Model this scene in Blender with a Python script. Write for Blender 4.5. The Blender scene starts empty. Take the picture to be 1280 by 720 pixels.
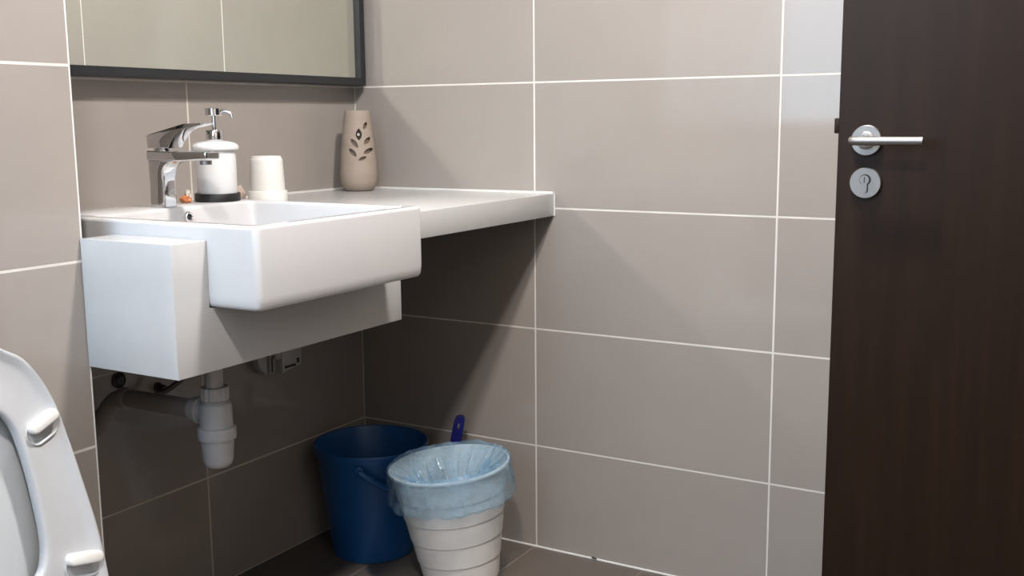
import bpy, bmesh, math, random
from mathutils import Vector, Matrix, noise

random.seed(4)
PI = math.pi
C = bpy.context.scene.collection
S = bpy.context.scene

# ------------------------------------------------------------------ camera
def make_camera():
    yaw, pitch, roll = 0.53097, 0.156038, -0.0089609
    fw = Vector((math.cos(yaw)*math.cos(pitch), math.sin(yaw)*math.cos(pitch), -math.sin(pitch)))
    rt = Vector((math.sin(yaw), -math.cos(yaw), 0))
    up = rt.cross(fw)
    r2 = rt*math.cos(roll) + up*math.sin(roll)
    u2 = -rt*math.sin(roll) + up*math.cos(roll)
    cam = bpy.data.cameras.new('camera')
    cam.sensor_width = 36.0
    cam.lens = 1337.71/1280*36.0
    cam.clip_start = 0.02
    o = bpy.data.objects.new('camera', cam)
    m = Matrix((r2, u2, -fw)).transposed().to_4x4()
    m.translation = Vector((-2.27601, -1.81428, 1.08034))
    o.matrix_world = m
    C.objects.link(o)
    S.camera = o
make_camera()

# ------------------------------------------------------------------ world, exposure
w = bpy.data.worlds.new('world'); S.world = w
w.use_nodes = True
w.node_tree.nodes['Background'].inputs['Color'].default_value = (1.0, 0.97, 0.93, 1)
w.node_tree.nodes['Background'].inputs['Strength'].default_value = 0.04
S.view_settings.view_transform = 'Standard'
S.view_settings.look = 'None'
S.view_settings.exposure = 0.0
S.view_settings.gamma = 1.0
S.cycles.max_bounces = 8
S.cycles.diffuse_bounces = 1
S.cycles.sample_clamp_indirect = 0.0
S.cycles.blur_glossy = 0.0        # keeps the mirror's thrown light crisp
S.cycles.caustics_reflective = True
S.cycles.use_guiding = True
S.cycles.guiding_training_samples = 64
S.cycles.use_adaptive_sampling = False

LAMP_R = 0.075
LAMP_POWER = 640.0          # radiance of each ceiling lamp's disc
LAMP_COLOR = (1.0, 0.945, 0.90)
WINDOW_POWER = 7.0          # radiance of the daylit frosted pane
WINDOW_COLOR = (0.57, 0.78, 1.0)
CEIL = 2.42

# ------------------------------------------------------------------ materials
def nodes_of(name):
    m = bpy.data.materials.new(name); m.use_nodes = True
    nt = m.node_tree
    return m, nt, nt.nodes['Principled BSDF']

def mat(name, col, rough=0.5, metal=0.0, spec=0.5, var=0.04, scale=8.0, bump=0.0, bscale=60.0, coat=0.0, stretch=None, rvar=0.0):
    m, nt, p = nodes_of(name)
    p.inputs['Roughness'].default_value = rough
    p.inputs['Metallic'].default_value = metal
    p.inputs['Specular IOR Level'].default_value = spec
    p.inputs['Coat Weight'].default_value = coat
    tc = nt.nodes.new('ShaderNodeTexCoord')
    mp = nt.nodes.new('ShaderNodeMapping')
    nt.links.new(tc.outputs['Object'], mp.inputs['Vector'])
    if stretch: mp.inputs['Scale'].default_value = stretch
    n = nt.nodes.new('ShaderNodeTexNoise')
    n.inputs['Scale'].default_value = scale; n.inputs['Detail'].default_value = 4
    nt.links.new(mp.outputs['Vector'], n.inputs['Vector'])
    r = nt.nodes.new('ShaderNodeValToRGB')
    r.color_ramp.elements[0].position = 0.3; r.color_ramp.elements[1].position = 0.7
    r.color_ramp.elements[0].color = tuple(max(0, c*(1-var)) for c in col)+(1,)
    r.color_ramp.elements[1].color = tuple(min(1, c*(1+var)) for c in col)+(1,)
    nt.links.new(n.outputs['Fac'], r.inputs['Fac'])
    nt.links.new(r.outputs['Color'], p.inputs['Base Color'])
    if rvar:
        mr = nt.nodes.new('ShaderNodeMapRange')
        mr.inputs['To Min'].default_value = max(0, rough-rvar); mr.inputs['To Max'].default_value = rough+rvar
        nt.links.new(n.outputs['Fac'], mr.inputs['Value']); nt.links.new(mr.outputs['Result'], p.inputs['Roughness'])
    if bump:
        b = nt.nodes.new('ShaderNodeBump'); b.inputs['Strength'].default_value = bump
        b.inputs['Distance'].default_value = 0.002
        n2 = nt.nodes.new('ShaderNodeTexNoise'); n2.inputs['Scale'].default_value = bscale
        nt.links.new(mp.outputs['Vector'], n2.inputs['Vector'])
        nt.links.new(n2.outputs['Fac'], b.inputs['Height']); nt.links.new(b.outputs['Normal'], p.inputs['Normal'])
    return m

def emit(name, col, power):
    m, nt, p = nodes_of(name)
    nt.nodes.remove(p)
    e = nt.nodes.new('ShaderNodeEmission')
    e.inputs['Color'].default_value = col+(1,); e.inputs['Strength'].default_value = power
    nt.links.new(e.outputs['Emission'], nt.nodes['Material Output'].inputs['Surface'])
    return m

M = {}
M['tile'] = mat('taupe polished tile', (0.388, 0.346, 0.315), 0.07, spec=0.42, var=0.025, scale=5)
M['bounce_tile'] = mat('cream tile for bounce light', (0.62, 0.55, 0.48), 0.10, spec=0.5, var=0.025, scale=5)  # unseen front wall made paler to bounce fill light onto the apron
M['floor_tile'] = mat('dark taupe floor tile', (0.138, 0.115, 0.098), 0.32, spec=0.4, var=0.06, scale=9)
M['grout'] = mat('white grout', (0.78, 0.74, 0.69), 0.8, var=0.07, scale=14)
M['floor_grout'] = mat('greyed floor grout', (0.22, 0.19, 0.165), 0.85, var=0.1, scale=14)
M['dispenser'] = mat('bright white ceramic', (0.86, 0.855, 0.85), 0.10, var=0.004)
M['grout_back'] = mat('dusty grout', (0.72, 0.67, 0.60), 0.85, var=0.12, scale=14)
M['paint'] = mat('white ceiling paint', (0.82, 0.80, 0.77), 0.8, var=0.01)
M['ceramic'] = mat('white glazed ceramic', (0.64, 0.628, 0.63), 0.08, spec=0.4, var=0.004)
M['quartz'] = mat('white quartz worktop', (0.60, 0.588, 0.58), 0.22, var=0.012, scale=40)
M['seal'] = mat('white sealant', (0.85, 0.83, 0.80), 0.5, var=0.03)
M['chrome'] = mat('polished chrome', (0.74, 0.74, 0.75), 0.05, 1.0, var=0.004)
M['steel'] = mat('brushed steel', (0.33, 0.31, 0.295), 0.42, 1.0, var=0.05, scale=20, stretch=(1, 1, 40))
M['frame'] = mat('black grey frame', (0.022, 0.024, 0.027), 0.38, var=0.05)
M['door'] = mat('dark wenge door laminate', (0.019, 0.0098, 0.0056), 0.42, spec=0.2, var=0.16, scale=6, stretch=(8, 8, 0.5), bump=0.08, bscale=40)
M['black'] = mat('black rubber', (0.012, 0.012, 0.012), 0.45, var=0.1)
M['white_plastic'] = mat('warm white plastic', (0.87, 0.85, 0.81), 0.35, var=0.01)
M['seat'] = mat('white seat plastic', (0.57, 0.575, 0.59), 0.22, var=0.006)
M['lid'] = mat('white lid plastic with daylight tint', (0.74, 0.78, 0.81), 0.25, var=0.006)  # white lid; brightening and blue of the window light put into its colour
M['pipe'] = mat('white drain plastic', (0.66, 0.63, 0.62), 0.35, var=0.02)
M['pipe_grey'] = mat('grey drain plastic', (0.42, 0.38, 0.35), 0.4, var=0.04)
M['blue'] = mat('blue bucket plastic', (0.012, 0.105, 0.33), 0.36, var=0.06, scale=5)
M['navy'] = mat('navy brush plastic', (0.012, 0.014, 0.15), 0.3, var=0.05)
M['bristle'] = mat('pale bristles', (0.6, 0.62, 0.66), 0.7, var=0.1, scale=60)
M['bin'] = mat('white bin plastic', (0.84, 0.80, 0.76), 0.38, var=0.015)
M['stone'] = mat('beige matt casing', (0.40, 0.325, 0.265), 0.6, var=0.06, scale=12, bump=0.35, bscale=45, stretch=(1, 1, 3))
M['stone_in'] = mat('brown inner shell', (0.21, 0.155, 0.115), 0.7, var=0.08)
M['lens'] = mat('black sensor lens', (0.006, 0.006, 0.007), 0.15, var=0.05)
M['orange'] = mat('orange foil', (0.92, 0.30, 0.13), 0.35, var=0.25, scale=60)
M['cream'] = mat('cream paper', (0.93, 0.86, 0.76), 0.6, var=0.08, scale=50)
M['peach'] = mat('peach paper', (0.84, 0.66, 0.54), 0.6, var=0.08, scale=50)
M['hose'] = mat('braided hose', (0.10, 0.095, 0.09), 0.4, 0.5, var=0.3, scale=300)
M['socket'] = mat('grey white box plastic', (0.50, 0.48, 0.46), 0.4, var=0.03)
M['debris'] = mat('dark debris', (0.02, 0.016, 0.014), 0.7, var=0.2)
M['lamp'] = emit('lamp glow', LAMP_COLOR, LAMP_POWER*1.07)
M['lamp_old'] = emit('slightly dimmer lamp glow', LAMP_COLOR, LAMP_POWER*.92)
M['pane'] = emit('daylit frosted pane', WINDOW_COLOR, WINDOW_POWER)

def mirror_mat():
    m, nt, p = nodes_of('mirror silvering')
    p.inputs['Base Color'].default_value = (0.80, 0.83, 0.76, 1)
    p.inputs['Metallic'].default_value = 1.0; p.inputs['Roughness'].default_value = 0.0
    return m
M['mirror'] = mirror_mat()

def bag_mat():
    m, nt, p = nodes_of('thin blue bag film')
    p.inputs['Base Color'].default_value = (0.50, 0.72, 0.92, 1)
    p.inputs['Roughness'].default_value = 0.12
    p.inputs['Specular IOR Level'].default_value = 0.9
    t = nt.nodes.new('ShaderNodeBsdfTransparent'); t.inputs['Color'].default_value = (0.80, 0.92, 1.0, 1)
    tl = nt.nodes.new('ShaderNodeBsdfTranslucent'); tl.inputs['Color'].default_value = (0.58, 0.78, 0.95, 1)
    a = nt.nodes.new('ShaderNodeMixShader'); a.inputs[0].default_value = 0.35
    nt.links.new(p.outputs[0], a.inputs[1]); nt.links.new(tl.outputs[0], a.inputs[2])
    b = nt.nodes.new('ShaderNodeMixShader')
    tc = nt.nodes.new('ShaderNodeTexCoord'); n = nt.nodes.new('ShaderNodeTexNoise'); n.inputs['Scale'].default_value = 26
    n.inputs['Detail'].default_value = 3
    nt.links.new(tc.outputs['Object'], n.inputs['Vector'])
    mr = nt.nodes.new('ShaderNodeMapRange'); mr.inputs['From Min'].default_value = .35; mr.inputs['From Max'].default_value = .65
    mr.inputs['To Min'].default_value = .14; mr.inputs['To Max'].default_value = .44
    nt.links.new(n.outputs['Fac'], mr.inputs['Value']); nt.links.new(mr.outputs['Result'], b.inputs[0])
    nt.links.new(t.outputs[0], b.inputs[1]); nt.links.new(a.outputs[0], b.inputs[2])
    bp = nt.nodes.new('ShaderNodeBump'); bp.inputs['Strength'].default_value = .9; bp.inputs['Distance'].default_value = .004
    vo = nt.nodes.new('ShaderNodeTexVoronoi'); vo.inputs['Scale'].default_value = 30; vo.feature = 'F1'
    nt.links.new(tc.outputs['Object'], vo.inputs['Vector']); nt.links.new(vo.outputs['Distance'], bp.inputs['Height'])
    nt.links.new(bp.outputs['Normal'], p.inputs['Normal'])
    nt.links.new(b.outputs[0], nt.nodes['Material Output'].inputs['Surface'])
    return m
M['bag'] = bag_mat()

# ------------------------------------------------------------------ helpers
def obj(name, bm, material, parent=None, smooth=None, loc=None):
    """link a bmesh as one mesh object; smooth = angle in degrees for soft edges"""
    bmesh.ops.recalc_face_normals(bm, faces=bm.faces)
    if smooth is not None:
        lim = math.radians(smooth)
        for f in bm.faces: f.smooth = True
        for e in bm.edges:
            e.smooth = len(e.link_faces) == 2 and e.calc_face_angle(0) < lim
    me = bpy.data.meshes.new(name); bm.to_mesh(me); bm.free()
    me.materials.append(material)
    o = bpy.data.objects.new(name, me); C.objects.link(o)
    if parent: o.parent = parent
    if loc: o.location = loc
    return o

def tag(o, label, cat, group=None, kind=None):
    o['label'] = label; o['category'] = cat
    if group: o['group'] = group
    if kind: o['kind'] = kind
    return o

def thing(name, label, cat, loc=(0, 0, 0), group=None):
    o = bpy.data.objects.new(name, None); C.objects.link(o)
    o.empty_display_size = 0.05; o.location = loc
    return tag(o, label, cat, group)

def add_box(bm, x0, x1, y0, y1, z0, z1):
    r = bmesh.ops.create_cube(bm, size=1)
    for v in r['verts']:
        v.co = Vector(((x0+x1)/2+v.co.x*(x1-x0), (y0+y1)/2+v.co.y*(y1-y0), (z0+z1)/2+v.co.z*(z1-z0)))
    return r['verts']

def box(x0, x1, y0, y1, z0, z1, bev=0, seg=2):
    bm = bmesh.new(); add_box(bm, x0, x1, y0, y1, z0, z1)
    if bev: bmesh.ops.bevel(bm, geom=list(bm.edges), offset=bev, segments=seg, affect='EDGES', profile=0.5)
    return bm

def bevel_sharp(bm, off, seg=2, ang=30):
    es = [e for e in bm.edges if len(e.link_faces) == 2 and e.calc_face_angle(0) > math.radians(ang)]
    bmesh.ops.bevel(bm, geom=es, offset=off, segments=seg, affect='EDGES', profile=0.5)

def cells(xs, ys, zs, occ):
    """solid made of grid cells, one skin"""
    bm = bmesh.new(); vs = {}
    def V(i, j, k):
        if (i, j, k) not in vs: vs[(i, j, k)] = bm.verts.new((xs[i], ys[j], zs[k]))
        return vs[(i, j, k)]
    nx, ny, nz = len(xs)-1, len(ys)-1, len(zs)-1
    full = lambda i, j, k: 0 <= i < nx and 0 <= j < ny and 0 <= k < nz and occ(i, j, k)
    for i in range(nx):
        for j in range(ny):
            for k in range(nz):
                if not full(i, j, k): continue
                for d, q in (((-1, 0, 0), ((0, 0, 0), (0, 0, 1), (0, 1, 1), (0, 1, 0))), ((1, 0, 0), ((1, 0, 0), (1, 1, 0), (1, 1, 1), (1, 0, 1))),
                             ((0, -1, 0), ((0, 0, 0), (1, 0, 0), (1, 0, 1), (0, 0, 1))), ((0, 1, 0), ((0, 1, 0), (0, 1, 1), (1, 1, 1), (1, 1, 0))),
                             ((0, 0, -1), ((0, 0, 0), (0, 1, 0), (1, 1, 0), (1, 0, 0))), ((0, 0, 1), ((0, 0, 1), (1, 0, 1), (1, 1, 1), (0, 1, 1)))):
                    if not full(i+d[0], j+d[1], k+d[2]):
                        bm.faces.new([V(i+a, j+b, k+c) for a, b, c in q])
    bmesh.ops.dissolve_limit(bm, angle_limit=0.01, verts=bm.verts, edges=bm.edges)
    return bm

def prism(pts, lo, hi, axis, bev=0, seg=2, bm=None):
    """polygon extruded along an axis; pts give the other two axes in order"""
    own = bm is None
    if own: bm = bmesh.new()
    def P(a, b, t):
        return {0: (t, a, b), 1: (a, t, b), 2: (a, b, t)}[axis]
    A = [bm.verts.new(P(a, b, lo)) for a, b in pts]; B = [bm.verts.new(P(a, b, hi)) for a, b in pts]
    bm.faces.new(A); bm.faces.new(B[::-1])
    n = len(pts)
    for i in range(n): bm.faces.new((A[i], B[i], B[(i+1) % n], A[(i+1) % n]))
    if own:
        bmesh.ops.recalc_face_normals(bm, faces=bm.faces)
        if bev: bevel_sharp(bm, bev, seg, 15)
    return bm

def loft(loops, cap0=True, cap1=True, bm=None):
    bm = bm or bmesh.new()
    R = [[bm.verts.new(p) for p in L] for L in loops]
    n = len(R[0])
    for a, b in zip(R, R[1:]):
        for i in range(n): bm.faces.new((a[i], a[(i+1) % n], b[(i+1) % n], b[i]))
    if cap0: bm.faces.new(R[0][::-1])
    if cap1: bm.faces.new(R[-1])
    return bm

def lathe(prof, seg=48, cap0=True, cap1=True, bm=None, wob=None):
    loops = []
    for r, z in prof:
        L = []
        for i in range(seg):
            a = 2*PI*i/seg
            rr = r if wob is None else wob(r, z, a)
            L.append((rr*math.cos(a), rr*math.sin(a), z))
        loops.append(L)
    return loft(loops, cap0, cap1, bm)

def tube(path, r, seg=12, bm=None, rs=None, caps=True):
    bm = bm or bmesh.new()
    P = [Vector(p) for p in path]; loops = []
    up = Vector((0, 0, 1)); prev = None
    for i, p in enumerate(P):
        t = (P[min(i+1, len(P)-1)]-P[max(i-1, 0)]).normalized()
        if prev is None:
            a = up if abs(t.dot(up)) < .9 else Vector((1, 0, 0))
            n = (a-t*a.dot(t)).normalized()
        else:
            n = (prev-t*prev.dot(t)).normalized()
        prev = n; b = t.cross(n); rr = rs[i] if rs else r
        loops.append([p+(n*math.cos(2*PI*k/seg)+b*math.sin(2*PI*k/seg))*rr for k in range(seg)])
    return loft(loops, caps, caps, bm)

def rrect(x0, x1, y0, y1, z, r, n=6):
    pts = []
    for cx, cy, a0 in ((x1-r, y1-r, 0), (x0+r, y1-r, PI/2), (x0+r, y0+r, PI), (x1-r, y0+r, 1.5*PI)):
        for k in range(n+1):
            a = a0+PI/2*k/n
            pts.append((cx+r*math.cos(a), cy+r*math.sin(a), z))
    return pts

def spline(pts, n):
    """Catmull-Rom through open points"""
    P = [Vector(p) for p in pts]; out = []
    for i in range(len(P)-1):
        p0 = P[i-1] if i else P[0]*2-P[1]
        p1, p2 = P[i], P[i+1]
        p3 = P[i+2] if i+2 < len(P) else P[-1]*2-P[-2]
        for k in range(n):
            t = k/n
            out.append(.5*((2*p1)+(p2-p0)*t+(2*p0-5*p1+4*p2-p3)*t*t+(3*p1-p0-3*p2+p3)*t**3))
    out.append(P[-1]); return out

# ------------------------------------------------------------------ the room
GAP = 0.0036
TH = 0.004
tile_mesh = {}
def tile_data(du, dv, material, name='tile'):
    key = (round(du, 4), round(dv, 4), material.name)
    if key not in tile_mesh:
        bm = box(-du/2, du/2, -dv/2, dv/2, -TH, 0, 0.0006, 1)
        bmesh.ops.recalc_face_normals(bm, faces=bm.faces)
        me = bpy.data.meshes.new(name); bm.to_mesh(me); bm.free(); me.materials.append(material)
        tile_mesh[key] = me
    return tile_mesh[key]

def tiles(parent, origin, U, V, us, vs, material, skip=None):
    U = Vector(U); V = Vector(V); N = U.cross(V); O = Vector(origin)
    for i in range(len(us)-1):
        for j in range(len(vs)-1):
            u0, u1, v0, v1 = us[i], us[i+1], vs[j], vs[j+1]
            if skip and skip(u0, u1, v0, v1): continue
            if u1-u0 < .01 or v1-v0 < .01: continue
            o = bpy.data.objects.new('tile', tile_data(u1-u0-GAP, v1-v0-GAP, material))
            m = Matrix((U, V, N)).transposed().to_4x4()
            t = random.uniform(-1, 1)*.0006, random.uniform(-1, 1)*.0006
            m = m @ Matrix.Rotation(t[0], 4, 'X') @ Matrix.Rotation(t[1], 4, 'Y')
            m.translation = O+U*((u0+u1)/2)+V*((v0+v1)/2)
            C.objects.link(o); o.parent = parent; o.matrix_local = m

def struct(name, bm, material, label=None):
    o = obj(name, bm, material); o['kind'] = 'structure'
    if label: o['label'] = label
    return o

ROWS = [0.0]+[.268+.3*k for k in range(8)]+[CEIL]
B = 0.0003   # grout face sits this far behind the tile face
FRONT, LEFT, XE, YB = -2.25, -2.46, -1.183, -0.3955

wr = struct('wall_right', box(B, .12, FRONT-.1, .12, -.1, CEIL), M['grout'], 'taupe tiled wall behind the counter end and the door')
tiles(wr, (0, 0, 0), (0, -1, 0), (0, 0, 1), [0, .544, 1.142, 1.74, 2.25], ROWS, M['tile'])
wb = struct('wall_back', box(XE-.05, B, B, .12, -.1, CEIL), M['grout_back'], 'taupe tiled wall behind the basin and mirror')
tiles(wb, (XE, 0, 0), (1, 0, 0), (0, 0, 1), [0, .60, 1.183], ROWS, M['tile'])
wa = struct('wall_alcove', box(LEFT, XE-B, YB+B, .12, -.1, CEIL), M['grout'], 'projecting taupe tiled wall behind the raised toilet seat')
tiles(wa, (LEFT, YB, 0), (1, 0, 0), (0, 0, 1), [0, .077, .677, 1.277], ROWS, M['tile'])
tiles(wa, (XE, YB, 0), (0, 1, 0), (0, 0, 1), [0, -YB], ROWS, M['tile'])
bm = box(XE-.0016, XE+.0003, YB-.0003, YB+.0016, 0, CEIL)
struct('trim_1', bm, M['seal'], 'thin white corner bead of the projecting wall')
struct('trim_2', box(-.0045, .0, FRONT, -.002, -.001, .0035, .001, 1), M['seal'], 'white sealant line between floor and right wall')
fl = struct('floor', box(LEFT, .1, FRONT-.1, .1, -.12, -B), M['floor_grout'], 'dark taupe tiled floor')
tiles(fl, (0, 0, 0), (-1, 0, 0), (0, -1, 0), [0.001, .6, 1.2, 1.8, 2.46], [0.001, .24, .54, .84, 1.14, 1.44, 1.74, 2.04, 2.25], M['floor_tile'])
# floor tiles are built on U x V = up
WY0, WY1, WZ0, WZ1 = -1.18, YB-.004, 1.048, 2.30
xs, ys, zs = [LEFT-.12, LEFT-B], [FRONT-.1, WY0, WY1, .12], [-.1, WZ0, WZ1, CEIL]
wl = struct('wall_left', cells(xs, ys, zs, lambda i, j, k: not (j == 1 and k == 1)), M['grout'], 'tiled wall with the frosted window')
tiles(wl, (LEFT, 0, 0), (0, 1, 0), (0, 0, 1), [FRONT, -1.75, WY0, YB], [0, .268, .568, .868, WZ0, 1.35, 1.65, 1.95, WZ1, CEIL], M['tile'],
      lambda u0, u1, v0, v1: u0 >= WY0-.001 and v0 >= WZ0-.001 and v1 <= WZ1+.001)
win = struct('window_1', cells([LEFT-.08, LEFT-.02], [WY0, WY0+.03, (WY0+WY1)/2-.012, (WY0+WY1)/2+.012, WY1-.006, WY1], [WZ0, WZ0+.012, WZ1-.03, WZ1],
             lambda i, j, k: j in (0, 2, 4) or k in (0, 2)), M['white_plastic'], 'white framed frosted window')
obj('pane', box(LEFT-.055, LEFT-.045, WY0+.005, WY1-.002, WZ0+.005, WZ1-.005), M['pane'], win)
DX0, DX1, DZ = -1.26, -.40, 2.09
wf = struct('wall_front', cells([LEFT, DX0, DX1, .1], [FRONT-.1, FRONT-B], [-.1, DZ, CEIL], lambda i, j, k: not (i == 1 and k == 0)), M['grout'], 'tiled wall with the doorway')
tiles(wf, (0, FRONT, 0), (-1, 0, 0), (0, 0, 1), [0, -DX1, -DX0, 1.86, -LEFT], ROWS[:7]+[DZ, CEIL], M['bounce_tile'],
      lambda u0, u1, v0, v1: abs(u0+DX1) < .01 and v0 < DZ-.01)
struct('trim_3', cells([DX0, DX0+.04, DX1-.04+.04, DX1+.04], [FRONT-.1, FRONT+.012], [0, DZ-.04, DZ], lambda i, j, k: i != 1 or k == 1), M['door'], 'dark door frame')
struct('ceiling', box(LEFT-.1, .1, FRONT-.1, .1, CEIL, CEIL+.1), M['paint'], 'white ceiling')

# ceiling lamps (round recessed downlights)
def lamp(x, y, label, glow='lamp'):
    t = thing('ceiling_light', label, 'ceiling light', (x, y, CEIL), 'round ceiling downlights')
    obj('trim_ring', lathe([(LAMP_R+.002, -.001), (LAMP_R+.002, -.006), (LAMP_R+.018, -.006), (LAMP_R+.022, -.001)], 40, False, False), M['paint'], t, 40)
    bm = bmesh.new(); bmesh.ops.create_circle(bm, cap_ends=True, radius=LAMP_R, segments=32)
    for v in bm.verts: v.co.z = -.004
    obj('diffuser', bm, M[glow], t)
lamp(-.88, -1.28, 'round ceiling downlight in front of the basin')
lamp(-2.12, -1.48, 'round ceiling downlight on the window side of the room', 'lamp_old')

# ------------------------------------------------------------------ vanity: worktop, apron, basin
van = thing('vanity_counter', 'white stone vanity counter with deep apron box around the basin', 'counter', (-.6, -.3, .70))
def L(o):   # parts are modelled in room coordinates, then hung under their thing
    o.matrix_parent_inverse = Matrix.Translation(-o.parent.location)
    return o
bx0, bx1, by0, by1, bzt, bzb = -1.118, -.694, -.700, -.183, .928, .800
xs = [-1.188, bx0-.0005, bx1+.001, -.0015]; ys = [-.598, -.182, -.0015]; zs = [.85, .904]
ap = cells([-1.188, bx0-.0005, -.647, -.627], [-.598, -.575, -.397], [.70, bzb-.001, .85, .9037],
           lambda i, j, k: (i == 0) or (j == 0 and k == 0) or (i == 2 and k == 0))
bevel_sharp(ap, .0012, 2)
L(obj('apron_box', ap, M['quartz'], van, 25))
wt = cells([-1.1805, bx1+.001, -.0015], [-.598, by1+.001, -.0015], [.85, .904], lambda i, j, k: not (i == 0 and j == 0))
bevel_sharp(wt, .0012, 2)
L(obj('worktop', wt, M['quartz'], van, 25))
s = bmesh.new()
add_box(s, -.0042, -.0003, -.596, -.002, .9035, .9085)
add_box(s, -.69, -.002, -.0042, -.0003, .9035, .9085)
add_box(s, -.0025, -.0003, -.6005, -.5975, .85, .905)
L(obj('sealant_bead', s, M['seal'], van))

def basin():
    n = 6
    loops = [rrect(bx0+.010, bx1-.010, by0+.009, by1-.01, bzb, .012, n),
             rrect(bx0+.0035, bx1-.0035, by0+.0035, by1-.004, bzb+.0018, .012, n),
             rrect(bx0+.0006, bx1-.0006, by0+.001, by1, bzb+.007, .012, n),
             rrect(bx0, bx1, by0, by1, bzb+.02, .011, n),
             rrect(bx0, bx1, by0, by1, bzt-.006, .011, n),
             rrect(bx0+.001, bx1-.001, by0+.001, by1-.001, bzt-.0025, .0105, n),
             rrect(bx0+.003, bx1-.003, by0+.003, by1-.003, bzt-.0006, .010, n),
             rrect(bx0+.0055, bx1-.0055, by0+.0055, by1-.0055, bzt, .009, n)]
    ix0, ix1, iy0, iy1 = bx0+.024, bx1-.024, by0+.022, -.304
    loops += [rrect(ix0-.003, ix1+.003, iy0-.003, iy1+.003, bzt, .020, n),
              rrect(ix0, ix1, iy0, iy1, bzt-.002, .018, n),
              rrect(ix0+.002, ix1-.002, iy0+.002, iy1-.002, bzt-.006, .018, n),
              rrect(ix0+.006, ix1-.006, iy0+.006, iy1-.004, bzt-.05, .022, n),
              rrect(ix0+.014, ix1-.014, iy0+.014, iy1-.01, bzt-.095, .028, n),
              rrect(ix0+.035, ix1-.035, iy0+.035, iy1-.03, bzt-.108, .030, n),
              rrect(ix0+.12, ix1-.12, iy0+.12, iy1-.12, bzt-.112, .02, n)]
    t = thing('wash_basin', 'white ceramic semi-recessed wash basin set into the counter', 'basin', (-.906, -.44, bzb))
    L(obj('bowl', loft(loops), M['ceramic'], t, 45))
    bm = lathe([(.0055, 0), (.0055, .003), (.0072, .0042), (.0092, .003), (.0098, 0)], 32, False, False)
    o = obj('overflow_ring', bm, M['chrome'], t, 50)
    rot = Matrix.Rotation(PI/2, 4, 'X')
    o.matrix_local = Matrix.Translation(Vector((-.884, -.3095, .9095))-t.location) @ rot
    bm = bmesh.new(); bmesh.ops.create_circle(bm, cap_ends=True, radius=.0060, segments=24)
    o2 = obj('overflow_hole', bm, M['black'], o); o2.location = (0, 0, .001)
    bm = lathe([(.030, 0), (.030, .003), (.024, .005), (.004, .006)], 40)
    o = obj('drain_cover', bm, M['chrome'], t, 40); o.location = Vector((-.906, -.48, bzt-.1125))-t.location
basin()

def tap():
    t = thing('basin_mixer_tap', 'chrome single lever mixer tap standing on the basin deck', 'tap', (-.906, -.27, bzt))
    cx, n = -.906, 7
    yb, yf, hx = -.2530, -.2900, .0172
    loops = [rrect(cx-hx, cx+hx, yf, yb, z, .0062, n) for z in (bzt+.0005, .940)]
    loops += [rrect(cx-hx+.0007, cx+hx-.0007, yf, yb, z, .0062, n) for z in (.955, .975)]
    loops += [rrect(cx-hx, cx+hx, yf-d, yb, z, .0062, n) for z, d in ((.988, .0015), (.997, .005), (1.004, .011), (1.009, .020), (1.0125, .032))]
    L(obj('body', loft(loops), M['chrome'], t, 40))
    bm = prism([(-.2520, 1.0122), (-.2515, 1.0305), (-.402, 1.0298), (-.402, 1.0155), (-.34, 1.0122)], cx-.0175, cx+.0175, 0)
    bevel_sharp(bm, .003, 3, 20)
    L(obj('spout', bm, M['chrome'], t, 35))
    bm = box(cx-.0125, cx+.0125, -.4027, -.4010, 1.0175, 1.0275, .0006, 1); L(obj('spout_face', bm, M['steel'], t))
    bm = bmesh.new(); lathe([(.0105, 1.0065), (.0105, 1.0135), (.0085, 1.0135)], 28, bm=bm)
    bmesh.ops.translate(bm, verts=bm.verts, vec=(-.906, -.384, 0)); L(obj('aerator', bm, M['steel'], t, 40))
    bm = bmesh.new(); lathe([(.0165, 1.0300), (.0165, 1.0325), (.0145, 1.0335), (.0145, 1.041)], 32, bm=bm)
    bmesh.ops.translate(bm, verts=bm.verts, vec=(-.906, -.276, 0)); L(obj('cartridge_collar', bm, M['chrome'], t, 40))
    lev = [(-.2565, 1.0350), (-.2545, 1.0575), (-.262, 1.0600), (-.348, 1.0785), (-.393, 1.0800), (-.393, 1.0772), (-.352, 1.0700), (-.338, 1.0640), (-.324, 1.0535), (-.314, 1.0430), (-.309, 1.0350)]
    bm = prism(lev, -.906-.0175, -.906+.0175, 0)
    for v in bm.verts:   # the blade narrows a little towards its tip
        k = min(1, max(0, (-.30-v.co.y)/.09)); v.co.x = -.906+(v.co.x+.906)*(1-.18*k)
    bevel_sharp(bm, .0016, 2, 25)
    L(obj('lever', bm, M['chrome'], t, 35))
tap()

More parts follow.
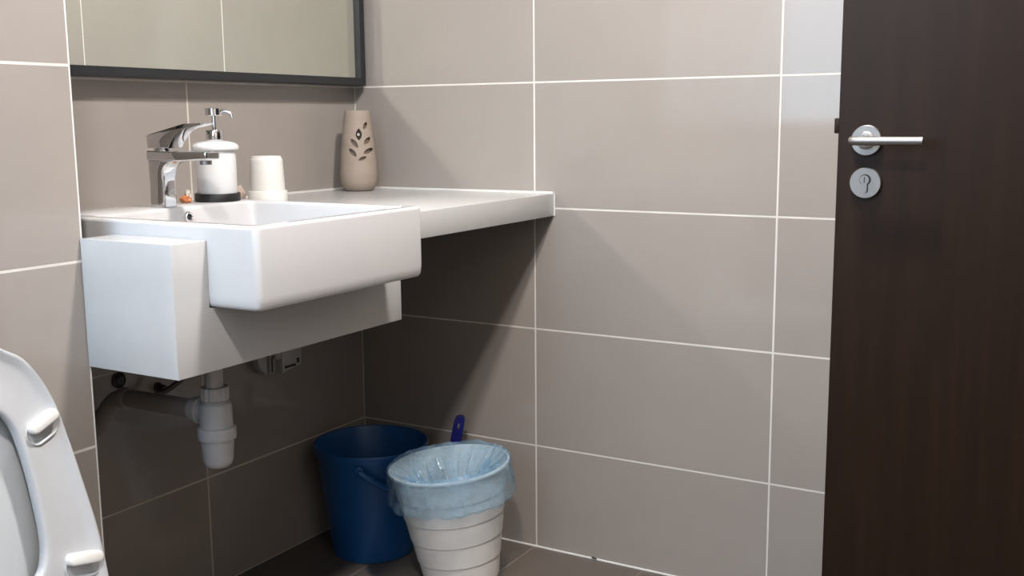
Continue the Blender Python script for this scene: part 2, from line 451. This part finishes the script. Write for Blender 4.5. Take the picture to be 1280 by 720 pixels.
# ------------------------------------------------------------------ things on the counter
def dispenser():
    t = thing('soap_dispenser', 'white ceramic soap dispenser with steel pump on a black ring', 'soap dispenser', (-.757, -.256, bzt))
    obj('base_ring', lathe([(.040, 0), (.0435, .001), (.0435, .0145), (.0425, .016), (.039, .016), (.0385, .010)], 48), M['black'], t, 50)
    obj('bottle', lathe([(.0372, .0105), (.0382, .013), (.0382, .096), (.0378, .099)], 56), M['dispenser'], t, 40)
    obj('lid', lathe([(.0380, .0985), (.0430, .0995), (.0446, .1025), (.0444, .1065), (.0415, .1105), (.034, .114), (.022, .1165), (.010, .117)], 56), M['dispenser'], t, 50)
    obj('pump_collar', lathe([(.0165, .115), (.0168, .1155), (.0168, .1365), (.0160, .1375)], 40), M['chrome'], t, 40)
    obj('pump_stem', lathe([(.0048, .137), (.0048, .166)], 20), M['chrome'], t, 40)
    h = obj('pump_head', lathe([(.0155, .165), (.0165, .166), (.0165, .1785), (.0155, .1795)], 40), M['chrome'], t, 40)
    d = Vector((.505, -.863, 0))
    path = spline([d*.004+Vector((0, 0, .173)), d*.014+Vector((0, 0, .1735)), d*.026+Vector((0, 0, .1728)), d*.034+Vector((0, 0, .1675)), d*.036+Vector((0, 0, .1605))], 5)
    obj('spout', tube(path, .0032, 14), M['chrome'], h, 60)
dispenser()

def cup():
    t = thing('tumbler', 'white plastic tumbler upside down on its tray behind the basin', 'cup', (-.558, -.20, .904))
    obj('tray', lathe([(.040, 0), (.0418, .002), (.0418, .0295), (.0408, .031), (.036, .031)], 48), M['white_plastic'], t, 40)
    obj('beaker', lathe([(.0378, .0305), (.0372, .035), (.0345, .095), (.0335, .0985), (.0318, .1), (.0312, .1032), (.030, .1045)], 56), M['white_plastic'], t, 35)
cup()

def freshener():
    cx, cy = -.1, -.085
    t = thing('air_freshener', 'beige vase shaped air freshener with leaf cut-outs in the corner', 'air freshener', (cx, cy, .904))
    prof = [(.030, 0), (.0355, .0025), (.041, .009), (.0455, .020), (.0474, .036), (.0472, .055), (.0455, .080), (.0420, .115), (.0385, .150), (.0350, .180), (.0318, .2005), (.0305, .2018)]
    rf = spline([(r, z, 0) for r, z in prof], 4)
    def rad(z):
        for a, b in zip(rf, rf[1:]):
            if a.y <= z <= b.y: return a.x+(b.x-a.x)*(z-a.y)/max(1e-9, b.y-a.y)
        return .03
    inner = [(max(.004, p.x-.004), min(p.y, .1975)) for p in rf[::-1]]
    inner[-1] = (.02, .004)
    bm = lathe([(p.x, p.y) for p in rf]+[(r, max(.004, z)) for r, z in inner if z > .0035], 72)
    shell = obj('casing', bm, M['stone'], t, 50)
    # leaves: centre (sideways, height), half length, half width, lean from upright
    S1 = 1/485.0/5.14
    lv = [((297, 187), 25, 11, -22), ((257, 240), 37, 19, 0), ((228, 293), 36, 14, 38), ((307, 279), 29, 14, -38), ((217, 350), 34, 14, 40), ((313, 341), 34, 14, -62), ((275, 387), 28, 11, -64)]
    to_cam = Vector((-2.276-cx, -1.814-cy, 0)).normalized(); side = Vector((-to_cam.y, to_cam.x, 0))
    cut = bmesh.new(); leafs = []
    for (px, py), hl, hw, lean in lv:
        u0 = (px-250)*S1; z0 = .201-(py-98)*S1*1.02
        hl *= S1; hw *= S1; a = math.radians(lean)
        outl = []
        for k in range(20):
            s_ = 1 if k < 10 else -1; q = (k % 10)/10.0
            tt = -1+2*q if s_ > 0 else 1-2*q
            wv = s_*hw*(1-tt*tt)**.85; l = tt*hl
            outl.append((u0+wv*math.cos(a)+-l*math.sin(a), z0+wv*math.sin(a)+l*math.cos(a)))
        leafs.append((u0, z0, outl))
        lo = [side*u+to_cam*.012+Vector((0, 0, z)) for u, z in outl]; hi = [side*u+to_cam*.075+Vector((0, 0, z)) for u, z in outl]
        loft([lo, hi], bm=cut)
    bmesh.ops.recalc_face_normals(cut, faces=cut.faces)
    cm = bpy.data.meshes.new('cutter'); cut.to_mesh(cm); cut.free()
    co = bpy.data.objects.new('cutter', cm); C.objects.link(co); co.location = t.location
    md = shell.modifiers.new('leaves', 'BOOLEAN'); md.operation = 'DIFFERENCE'; md.object = co; md.solver = 'EXACT'
    bpy.context.view_layer.update()
    me = bpy.data.meshes.new_from_object(shell.evaluated_get(bpy.context.evaluated_depsgraph_get()))
    shell.modifiers.clear(); shell.data = me
    bpy.data.objects.remove(co); bpy.data.meshes.remove(cm)
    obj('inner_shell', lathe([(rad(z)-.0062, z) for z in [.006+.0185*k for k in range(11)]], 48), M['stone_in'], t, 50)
    # the sensor sits in the second leaf
    u0, z0, outl = leafs[1]
    bm = bmesh.new()
    f = lambda u, z, off: side*u+to_cam*(math.sqrt(max(0, rad(z)**2-u*u))-off)+Vector((0, 0, z))
    loft([[f(u0+(u-u0)*.97, z0+(z-z0)*.97, .004) for u, z in outl], [f(u0+(u-u0)*.97, z0+(z-z0)*.97, .0018) for u, z in outl]], bm=bm)
    le = obj('sensor_lens', bm, M['lens'], t)
    bm = bmesh.new(); q = .0030
    loft([[f(u0-.001+a*q, z0+b*q, .0025) for a, b in ((-1, -1), (1, -1), (1, 1), (-1, 1))], [f(u0-.001+a*q, z0+b*q, .0012) for a, b in ((-1, -1), (1, -1), (1, 1), (-1, 1))]], bm=bm)
    obj('sensor_window', bm, M['socket'], le)
freshener()

def scrap(name, label, m, loc, size, seed, rot=0):
    bm = bmesh.new(); bmesh.ops.create_icosphere(bm, subdivisions=3, radius=1)
    for v in bm.verts:
        p = v.co.copy(); k = 1+.35*noise.noise(p*1.6+Vector((seed, 0, 0)))+.18*noise.noise(p*4+Vector((0, seed, 0)))
        v.co = Vector((p.x*size[0]*k, p.y*size[1]*k, p.z*size[2]*k))
    zmin = min(v.co.z for v in bm.verts)
    for v in bm.verts: v.co.z = max(v.co.z, zmin*.8)-zmin*.8
    o = obj(name, bm, m, None, 25, loc); o.rotation_euler = (0, 0, rot)
    return tag(o, label, 'paper scrap')
scrap('foil_scrap', 'crumpled orange foil scrap behind the tap', M['orange'], (-.818, -.232, bzt), (.0085, .0115, .0070), 3, .5)

def folded(name, label, m, pts, th, loc, rz):
    bm = prism(pts, -th/2, th/2, 1)
    bmesh.ops.subdivide_edges(bm, edges=list(bm.edges), cuts=3, use_grid_fill=True)
    for v in bm.verts:
        v.co.y += .0035*noise.noise(v.co*90); v.co.x += .0012*noise.noise(v.co*140+Vector((3, 1, 2)))
    z0 = min(v.co.z for v in bm.verts)
    for v in bm.verts: v.co.z -= z0
    o = obj(name, bm, m, None, 30, loc); o.rotation_euler = (0, 0, rz)
    return tag(o, label, 'paper scrap')
scrap('paper_scrap', 'cream crumpled paper scrap between the tap and the soap dispenser', M['cream'], (-.797, -.2175, bzt), (.0070, .0135, .0115), 8, -.9)
folded('folded_paper', 'peach coloured folded paper standing between the soap dispenser and the tumbler', M['peach'],
       [(-.012, 0), (.010, 0), (.0145, .016), (.004, .039), (-.013, .032)], .008, (-.536, -.095, .904), -1.0)

# ------------------------------------------------------------------ mirror
mir = thing('wall_mirror', 'large rectangular wall mirror in a thin black frame above the basin', 'mirror', (-.6, 0, 1.172))
mx0, mx1, mz0, mz1, my = XE+.002, -.012, 1.172, 1.98, -.048
fr = cells([mx0, mx0+.02, mx1-.020, mx1], [my, -.0005], [mz0, mz0+.019, mz1-.019, mz1], lambda i, j, k: i in (0, 2) or k in (0, 2))
bevel_sharp(fr, .0008, 1)
L(obj('mirror_frame', fr, M['frame'], mir))
L(obj('mirror_glass', box(mx0+.018, mx1-.018, my+.010, -.002, mz0+.017, mz1-.017), M['mirror'], mir))

# ------------------------------------------------------------------ plumbing below
def trap():
    t = thing('bottle_trap', 'white plastic bottle trap and waste pipe hanging below the basin', 'drain trap', (-.91, -.38, .452))
    z0 = .452
    obj('bottle', lathe([(.010, 0), (.019, .0008), (.0245, .005), (.0275, .014), (.0305, .0535), (.0345, .0545), (.0350, .058), (.0350, .074), (.0340, .0765), (.0300, .0775), (.0296, .112), (.028, .1205), (.0215, .1265)], 48), M['pipe'], t, 35)
    prof = lambda r, z, a: r+(.0012 if math.cos(12*a) > .3 else -.0006)
    obj('nut', lathe([(.0205, .1262), (.0240, .128), (.0245, .131), (.0245, .149), (.0235, .1515), (.017, .152)], 72, wob=prof), M['pipe'], t, 40)
    obj('tailpiece', lathe([(.0160, .1515), (.0160, .345)], 32), M['pipe'], t, 40)
    zc = .103
    obj('outlet_flange', tube([(0, .020, zc), (0, .034, zc), (0, .0345, zc), (0, .040, zc), (0, .0405, zc), (0, .056, zc), (0, .058, zc)], .024, 40, rs=[.0205, .0215, .0258, .0258, .0225, .0222, .0195]), M['pipe'], t, 40)
    run = [(0, .03, zc), (0, .15, zc-.002), (0, .235, zc-.003)]
    bend = spline([(0, .235, zc-.003), (0, .258, zc-.006), (0, .282, zc-.019), (0, .306, zc-.043), (0, .340, zc-.078), (0, .3765, zc-.114)], 6)
    w_ = obj('waste_pipe', tube(run+[tuple(p) for p in bend[1:]], .0178, 28), M['pipe_grey'], t, 50)
    obj('pipe_collar', tube([(0, .232, zc-.003), (0, .236, zc-.003), (0, .246, zc-.0038), (0, .254, zc-.005)], .021, 32, rs=[.0195, .0212, .0212, .0198]), M['pipe_grey'], w_, 40)
trap()

def hose():
    t = thing('supply_hose', 'dark braided supply hose curling to a valve on the wall under the basin', 'hose', (-.72, -.03, .50))
    p = spline([(.03, -.14, .24), (.035, -.10, .12), (.028, -.05, .055), (.005, -.022, .022), (-.02, -.014, .012), (-.045, -.012, .010)], 6)
    L2 = obj('hose', tube(p, .0062, 12), M['hose'], t, 60)
    bm = lathe([(.011, 0), (.011, .003), (.008, .005), (.008, .020), (.006, .022)], 28)
    bmesh.ops.rotate(bm, verts=bm.verts, matrix=Matrix.Rotation(PI/2, 3, 'X'))
    bmesh.ops.translate(bm, verts=bm.verts, vec=(.008, .0295, .012)); obj('valve', bm, M['black'], t, 40)
    bm = lathe([(.017, 0), (.017, .003), (.011, .006), (.009, .008)], 28)
    bmesh.ops.rotate(bm, verts=bm.verts, matrix=Matrix.Rotation(PI/2, 3, 'X'))
    bmesh.ops.translate(bm, verts=bm.verts, vec=(-.094, .0295, .050)); obj('wall_rosette', bm, M['black'], t, 40)
hose()

def socket():
    t = thing('wall_box', 'grey plastic utility box with black slots on the wall under the counter', 'wall box', (-.36, 0, .478))
    b = obj('housing', prism([(-.016, .0), (.052, .010), (.054, .050), (.066, .062), (.066, .105), (-.016, .105)], -.052, -.0005, 1, .002), M['socket'], t, 30)
    obj('slot', box(-.008, .030, -.0535, -.051, .010, .0155), M['black'], b)
    obj('slot', box(.036, .043, -.0535, -.051, .016, .028), M['black'], b)
    obj('side_block', box(-.042, -.0165, -.036, -.0005, .002, .105, .002), M['pipe_grey'], t, 30)
    cyl = lathe([(.009, .038), (.0095, .040), (.0095, .105)], 20); bmesh.ops.translate(cyl, verts=cyl.verts, vec=(-.026, -.046, 0))
    obj('pin', cyl, M['socket'], t, 40)
    obj('slot', box(-.037, -.033, -.0375, -.0355, .006, .040), M['black'], t)
    obj('bracket', prism([(-.050, .0), (-.043, .0), (-.043, .105), (-.078, .105), (-.078, .048), (-.070, .022)], -.030, -.0005, 1, .003), M['socket'], t, 30)
socket()

# ------------------------------------------------------------------ bucket, bin, bag, brush
def bucket():
    cx, cy = -.212, -.186
    t = thing('bucket', 'blue plastic bucket with a bail handle in the corner under the counter', 'bucket', (cx, cy, 0))
    out = [(.098, 0), (.1015, .002), (.103, .008), (.1365, .262), (.1425, .264), (.1435, .268), (.1435, .282), (.1425, .2845)]
    inn = [(.1385, .2835), (.1360, .276), (.1010, .012), (.095, .007)]
    obj('body', lathe(out+inn, 72), M['blue'], t, 40)
    a0 = math.radians(206); r = .1500
    A = Vector((math.cos(a0), math.sin(a0), 0)); Pp = Vector((-math.sin(a0), math.cos(a0), 0))
    if Pp.dot(Vector((.505, -.863, 0))) < 0: Pp = -Pp
    ph = math.radians(36)
    D = Pp*math.cos(ph)-Vector((0, 0, math.sin(ph)))
    path = [A*(r*math.cos(q))+D*(r*math.sin(q)*1.02)+Vector((0, 0, .252)) for q in [PI*k/28 for k in range(29)]]
    bail = obj('bail_handle', tube(path, .0078, 14), M['blue'], t, 50)
    for sgn in (1, -1):
        bm = lathe([(.012, 0), (.012, .012), (.010, .0135)], 20)
        m = A.to_track_quat('Z', 'Y').to_matrix() if sgn > 0 else (-A).to_track_quat('Z', 'Y').to_matrix()
        bmesh.ops.rotate(bm, verts=bm.verts, matrix=m)
        bmesh.ops.translate(bm, verts=bm.verts, vec=A*sgn*.1345+Vector((0, 0, .252)))
        obj('handle_pivot', bm, M['blue'], t, 40)
bucket()

tilt_axis = Vector((-.862, -.506, 0))      # leans towards the bucket
BIN_ROT = Matrix.Rotation(math.radians(5.5), 4, tilt_axis)
BIN_LOC = Vector((-.276, -.497, .0095))
def pbin():
    t = thing('waste_bin', 'white ribbed plastic waste bin leaning against the blue bucket', 'bin', BIN_LOC)
    t.matrix_world = Matrix.Translation(BIN_LOC) @ BIN_ROT
    H = .285
    R0 = lambda z: .086+(.139-.086)*(z/H)
    prof = [(.080, 0), (.0850, .0015), (R0(.012)-.0008, .012)]
    z = .012
    while z < .26:
        z1 = min(z+.0525, .272)
        prof += [(R0(z)+.0002, z+.0004), (R0(z)+.0008, z+.0014), (R0(z1)-.0010, z1)]
        z += .0525
    prof += [(R0(.276), .2765), (.1412, .2785), (.1420, .282), (.1410, .2855), (.1375, .2860)]
    prof += [(.135, .280), (R0(.01)-.004, .010), (.07, .006)]
    obj('body', lathe(prof, 80), M['bin'], t, 14)
    # liner: a thing of its own
    g = thing('bin_liner', 'translucent light blue plastic bag lining the white waste bin', 'bag', BIN_LOC)
    g.matrix_world = Matrix.Translation(BIN_LOC) @ BIN_ROT
    seg = 180
    def ring(r, z, amp, freq, sd, zamp=0, ridge=0, kind=''):
        Lp = []
        for i in range(seg):
            a = 2*PI*i/seg; q = Vector((math.cos(a)*freq, math.sin(a)*freq, z*9+sd))
            nn = noise.noise(q)+.5*noise.noise(q*2.3)
            vd = noise.voronoi(q*1.1+Vector((7, 3, 1)))[0]
            rd = max(0, 1-(vd[1]-vd[0])*1.6)**1.5*ridge*1.25
            rr = r+amp*nn-rd
            if kind == 'in': rr = min(rr, R0(min(z, .278))-.0065)
            if kind == 'out': rr = max(rr, .1432)
            zz = z+zamp*(noise.noise(q*1.3+Vector((5, 5, 5)))+.6*noise.noise(q*3.1))
            Lp.append((rr*math.cos(a), rr*math.sin(a), zz))
        return Lp
    sk = [ring(*a, kind='out') for a in ((.1440, .2895, .0005, 2, 0, .001), (.1455, .284, .0008, 2.5, 0), (.1475, .268, .0020, 4, 0), (.1490, .250, .0034, 4.2, 0, 0, .002), (.1505, .236, .0042, 4.4, 0, 0, .003), (.1512, .224, .0046, 4.2, 0, .002, .003),
          (.1505, .213, .0046, 4.2, 0, .004), (.1475, .2065, .0040, 4.2, 0, .006))]
    bm = bmesh.new()
    loft(sk, False, False, bm)
    obj('skirt', bm, M['bag'], g, 25)
    inn = [ring(.1440, .2895, .0005, 2, 0, .001), ring(.1385, .2945, .0010, 3, 1, .005)]
    inn += [ring(*a, kind='in') for a in ((.1310, .286, .005, 2.6, 1, .005, .008), (.121, .268, .010, 2.4, 1.2, .006, .022), (.111, .246, .014, 2.3, 1.5, .006, .034),
           (.101, .222, .016, 2.2, 1.8, .006, .038), (.091, .192, .016, 2.2, 2.1, .005, .034), (.079, .145, .012, 2.4, 2.6, 0, .026), (.066, .07, .005, 3, 7), (.056, .018, .002, 3, 8), (.01, .016, 0, 3, 8))]
    bm = bmesh.new(); loft(inn, False, True, bm)
    obj('pouch', bm, M['bag'], g, 22)
pbin()

def brush():
    t = thing('scrubbing_brush', 'dark blue brush handle with hanging hole standing behind the waste bin', 'brush', (-.0997, -.3165, 0))
    # rounded flat handle with an oval hole, then the head on the floor
    d = Vector((.505, -.863, 0)); n = Vector((.863, .505, 0))
    bm = bmesh.new()
    z0, z1, hw, th = .06, .339, .0142, .008
    N = 40
    outer, inner = [], []
    hz, hh, hwid = .312, .0095, .0027
    for k in range(N):
        a = 2*PI*k/N; c, s_ = math.cos(a), math.sin(a)
        cc = math.copysign(abs(c)**.55, c)
        zz = (z0+z1)/2+(z1-z0)/2*math.copysign(abs(s_)**.18 if s_ < 0 else abs(s_)**.12, s_)
        wq = hw*(1 if zz > .2 else .8)
        outer.append((wq*cc, zz))
        inner.append((hwid*c, hz+hh*s_))
    def sh(u, z): return d*(u+.2*max(0, z-.06))
    for tt in (-th, th):
        Vo = [bm.verts.new(sh(u, z)+n*tt+Vector((0, 0, z))) for u, z in outer]; Vi = [bm.verts.new(sh(u, z)+n*tt+Vector((0, 0, z))) for u, z in inner]
        es = [bm.edges.new((q[i], q[(i+1) % N])) for q in (Vo, Vi) for i in range(N)]
        bmesh.ops.triangle_fill(bm, use_beauty=True, edges=es)
        if tt < 0: keep = (Vo, Vi)
    for A_, B_ in ((keep[0], Vo), (keep[1], Vi)):
        for i in range(N): bm.faces.new((A_[i], A_[(i+1) % N], B_[(i+1) % N], B_[i]))
    bmesh.ops.recalc_face_normals(bm, faces=bm.faces)
    h = obj('handle', bm, M['navy'], t, 40)
    hd = box(-.022, .022, -.034, .034, .030, .062, .006, 3); obj('head', hd, M['navy'], t, 40)
    br = bmesh.new()
    for i in range(7):
        for j in range(11):
            add_box(br, -.0195+i*.006, -.0165+i*.006, -.0315+j*.006, -.0285+j*.006, 0, .032)
    b_ = obj('bristles', br, M['bristle'], t); b_['kind'] = 'stuff'
brush()

o = obj('debris_fleck', box(-.0065, .0065, -.0016, .0016, 0, .003, .0006, 1), M['debris'], None, None, (-.006, -.71, .0035))
o.rotation_euler = (0, -.25, 1.75)
tag(o, 'tiny dark fleck lying on the floor along the tiled wall', 'debris')

# ------------------------------------------------------------------ door
dx = -.40
door = struct('door_1', box(dx, dx+.042, -2.235, -1.362, .008, 2.07, .0012, 1), M['door'], 'dark brown wooden door standing open')
def disc(r, th, seg=48, bev=.0012): return lathe([(r, 0), (r, th-bev), (r-bev, th)], seg)
def onface(o, y, z, off=0):   # local +z of a disc looks out of the door's room face
    o.matrix_world = Matrix.Translation((dx-off, y, z)) @ Matrix.Rotation(-PI/2, 4, 'Y')
h = obj('handle', disc(.0255, .009), M['steel'], door, 40); onface(h, -1.4105, 1.0405); h['label'] = 'brushed steel lever handle on a round rosette'
rg = obj('rosette_ring', lathe([(.0150, .008), (.0150, .0105), (.0138, .0115), (.0105, .0115)], 40, False, True), M['steel'], h, 40)
rg.matrix_local = Matrix.Identity(4)
bar = bmesh.new()
tube([(.0005, 0, .004), (.0005, 0, .050)], .0085, 24, bm=bar)
nb = obj('neck', bar, M['steel'], h, 40)
nb.parent = h; nb.matrix_local = Matrix.Identity(4)
bm = tube(spline([(0, .0165, .048), (0, .010, .050), (0, -.01, .051), (0, -.098, .051)], 5), .0072, 20)
lv = obj('lever', bm, M['steel'], h, 40); lv.matrix_local = Matrix.Identity(4)
k = obj('keyhole_plate', disc(.0262, .008), M['steel'], door, 40); onface(k, -1.4115, .969); k['label'] = 'round steel keyhole plate'
bm = bmesh.new()
def euro(s):
    q = []
    for i in range(25):
        a = math.radians(145-290*i/24); q.append((.0055*1+.0085*s*math.cos(a), .0085*s*math.sin(a)))
    e = .0049*s
    lo = [(-.0135, -e), (-.0165*1, -e*.6), (-.0175, 0), (-.0165, e*.6), (-.0135, e)]
    return q+lo
prism(euro(1.12), .0060, .0084, 2, bm=bm)
ks = obj('keyhole_painted_shadow', bm, M['black'], k, 40); ks.matrix_local = Matrix.Identity(4)  # black plate painted in for the shadow around the lock cylinder
bm = bmesh.new(); prism(euro(.9), .0060, .0090, 2, bm=bm)
kc = obj('lock_cylinder', bm, M['steel'], k, 40); kc.matrix_local = Matrix.Translation((.0, .0012, 0))
bm = box(.0005, .0105, -.0008, .0008, .0088, .0092)
kk = obj('key_slot', bm, M['black'], k); kk.matrix_local = Matrix.Translation((.0, .0012, 0))
obj('latch', box(dx+.004, dx+.020, -1.363, -1.3535, 1.052, 1.078, .002, 2), M['door'], door, 30)

# ------------------------------------------------------------------ toilet with raised seat and lid
def toilet():
    xc = -1.48
    t = thing('toilet', 'white toilet with its seat and lid raised against the tiled wall', 'toilet', (xc, -.72, 0))
    Y0, K = -.53, .13
    up = Vector((0, K, 1)).normalized(); nrm = Vector((0, -1, K)).normalized()     # nrm looks at the room
    base = Vector((xc, Y0, .40))
    # outline of one half: (sideways, height above floor)
    O = [(0, .804), (.035, .8005), (.066, .790), (.089, .775), (.116, .757), (.139, .723), (.156, .682), (.1665, .634), (.178, .572), (.191, .493), (.1965, .425), (.195, .405), (.186, .394), (.15, .390), (.08, .388), (0, .388)]
    I = [(0, .716), (.030, .7125), (.052, .704), (.073, .690), (.088, .668), (.0965, .635), (.103, .585), (.1065, .53), (.1068, .505), (.105, .485), (.098, .464), (.087, .452), (.070, .443), (.05, .438), (.025, .436), (0, .436)]
    def half(P): return [(p.x, p.y) for p in spline([(a, b, 0) for a, b in P], 5)]
    def full(P):
        h_ = half(P); return h_+[(-a, b) for a, b in h_[-2:0:-1]]
    Of, If = full(O), full(I)
    def pt(u, z, off): return base+Vector((u, 0, 0))+up*((z-.40)/up.z*1.0)*1.0+nrm*off
    def mix(k, off): return [pt(a[0]+(b[0]-a[0])*k, a[1]+(b[1]-a[1])*k, off) for a, b in zip(Of, If)]
    loops = [mix(.02, -.016), mix(0, -.010), mix(-.004, 0), mix(.004, .0045), mix(.03, .0062), mix(.07, .0050), mix(.14, .0005), mix(.25, -.002), mix(.60, -.001), mix(.85, .0012), mix(.95, .0022), mix(.985, .0012), mix(1, -.002), mix(1, -.012), mix(.97, -.017)]
    bm = loft(loops+[loops[0]], False, False); bmesh.ops.remove_doubles(bm, verts=bm.verts, dist=1e-6)
    seat = L(obj('seat', bm, M['seat'], t, 60))
    for s_ in (1, -1):
        for (u, z, ln, tl) in ((.1300, .665, .0245, 22), (.1610, .456, .0285, -12)):
            def pill(l, r, off, dz=0):
                q = []
                for k_ in range(28):
                    a = 2*PI*k_/28
                    x = math.copysign(l-r, math.cos(a))*(abs(math.cos(a)) > 1e-6)+r*math.cos(a); y = r*math.sin(a)
                    ta = math.radians(tl)*s_
                    q.append(pt(s_*u+x*math.cos(ta)-y*math.sin(ta), z+dz+x*math.sin(ta)+y*math.cos(ta), off))
                return q
            bm = loft([pill(ln, .0085, -.004), pill(ln, .0085, .010), pill(ln-.001, .0078, .0125), pill(ln-.003, .0058, .0135)])
            b_ = obj('bumper', bm, M['white_plastic'], seat, 50)
            bm = loft([pill(ln+.003, .0185, -.003, -.011), pill(ln+.003, .0185, .0010, -.011), pill(ln+.0015, .0170, .0020, -.011), pill(ln-.0005, .0150, .0012, -.011), pill(ln-.002, .0135, -.0012, -.011)])
            obj('bumper_socket', bm, M['seat'], seat, 50)
    # lid behind the seat
    def lid(k, off): return [pt(a[0]*k, .60+(a[1]-.60)*k, off) for a in Of]
    bm = loft([lid(.985, -.030), lid(1.0, -.034), lid(1.0, -.044), lid(.97, -.052), lid(.80, -.056)])
    L(obj('lid', bm, M['lid'], t, 60))
    for s_ in (1, -1):
        L(obj('hinge', tube([(xc+s_*.05, -.515, .405), (xc+s_*.11, -.515, .405)], .012, 20), M['chrome'], t, 40))
    # pan
    def ell(hx, yb, yf, z, n=48, e=2.4):
        q = []
        for k_ in range(n):
            a = 2*PI*k_/n; c, s2 = math.cos(a), math.sin(a)
            x = hx*math.copysign(abs(c)**(2/e), c); y = math.copysign(abs(s2)**(2/e), s2)
            q.append((xc+x, (yb+yf)/2+y*(yb-yf)/2, z))
        return q
    yb = YB-.003
    loops = [ell(.125, yb, -.80, 0), ell(.125, yb, -.80, .01), ell(.122, yb, -.82, .12, e=2.6), ell(.145, yb, -.88, .26), ell(.175, yb, -.935, .35), ell(.183, yb, -.95, .385), ell(.180, yb-.002, -.947, .393),
             ell(.140, -.535, -.905, .393), ell(.132, -.545, -.895, .385), ell(.12, -.56, -.88, .32), ell(.08, -.60, -.82, .22), ell(.04, -.64, -.76, .17)]
    L(obj('bowl', loft(loops), M['ceramic'], t, 50))
toilet()
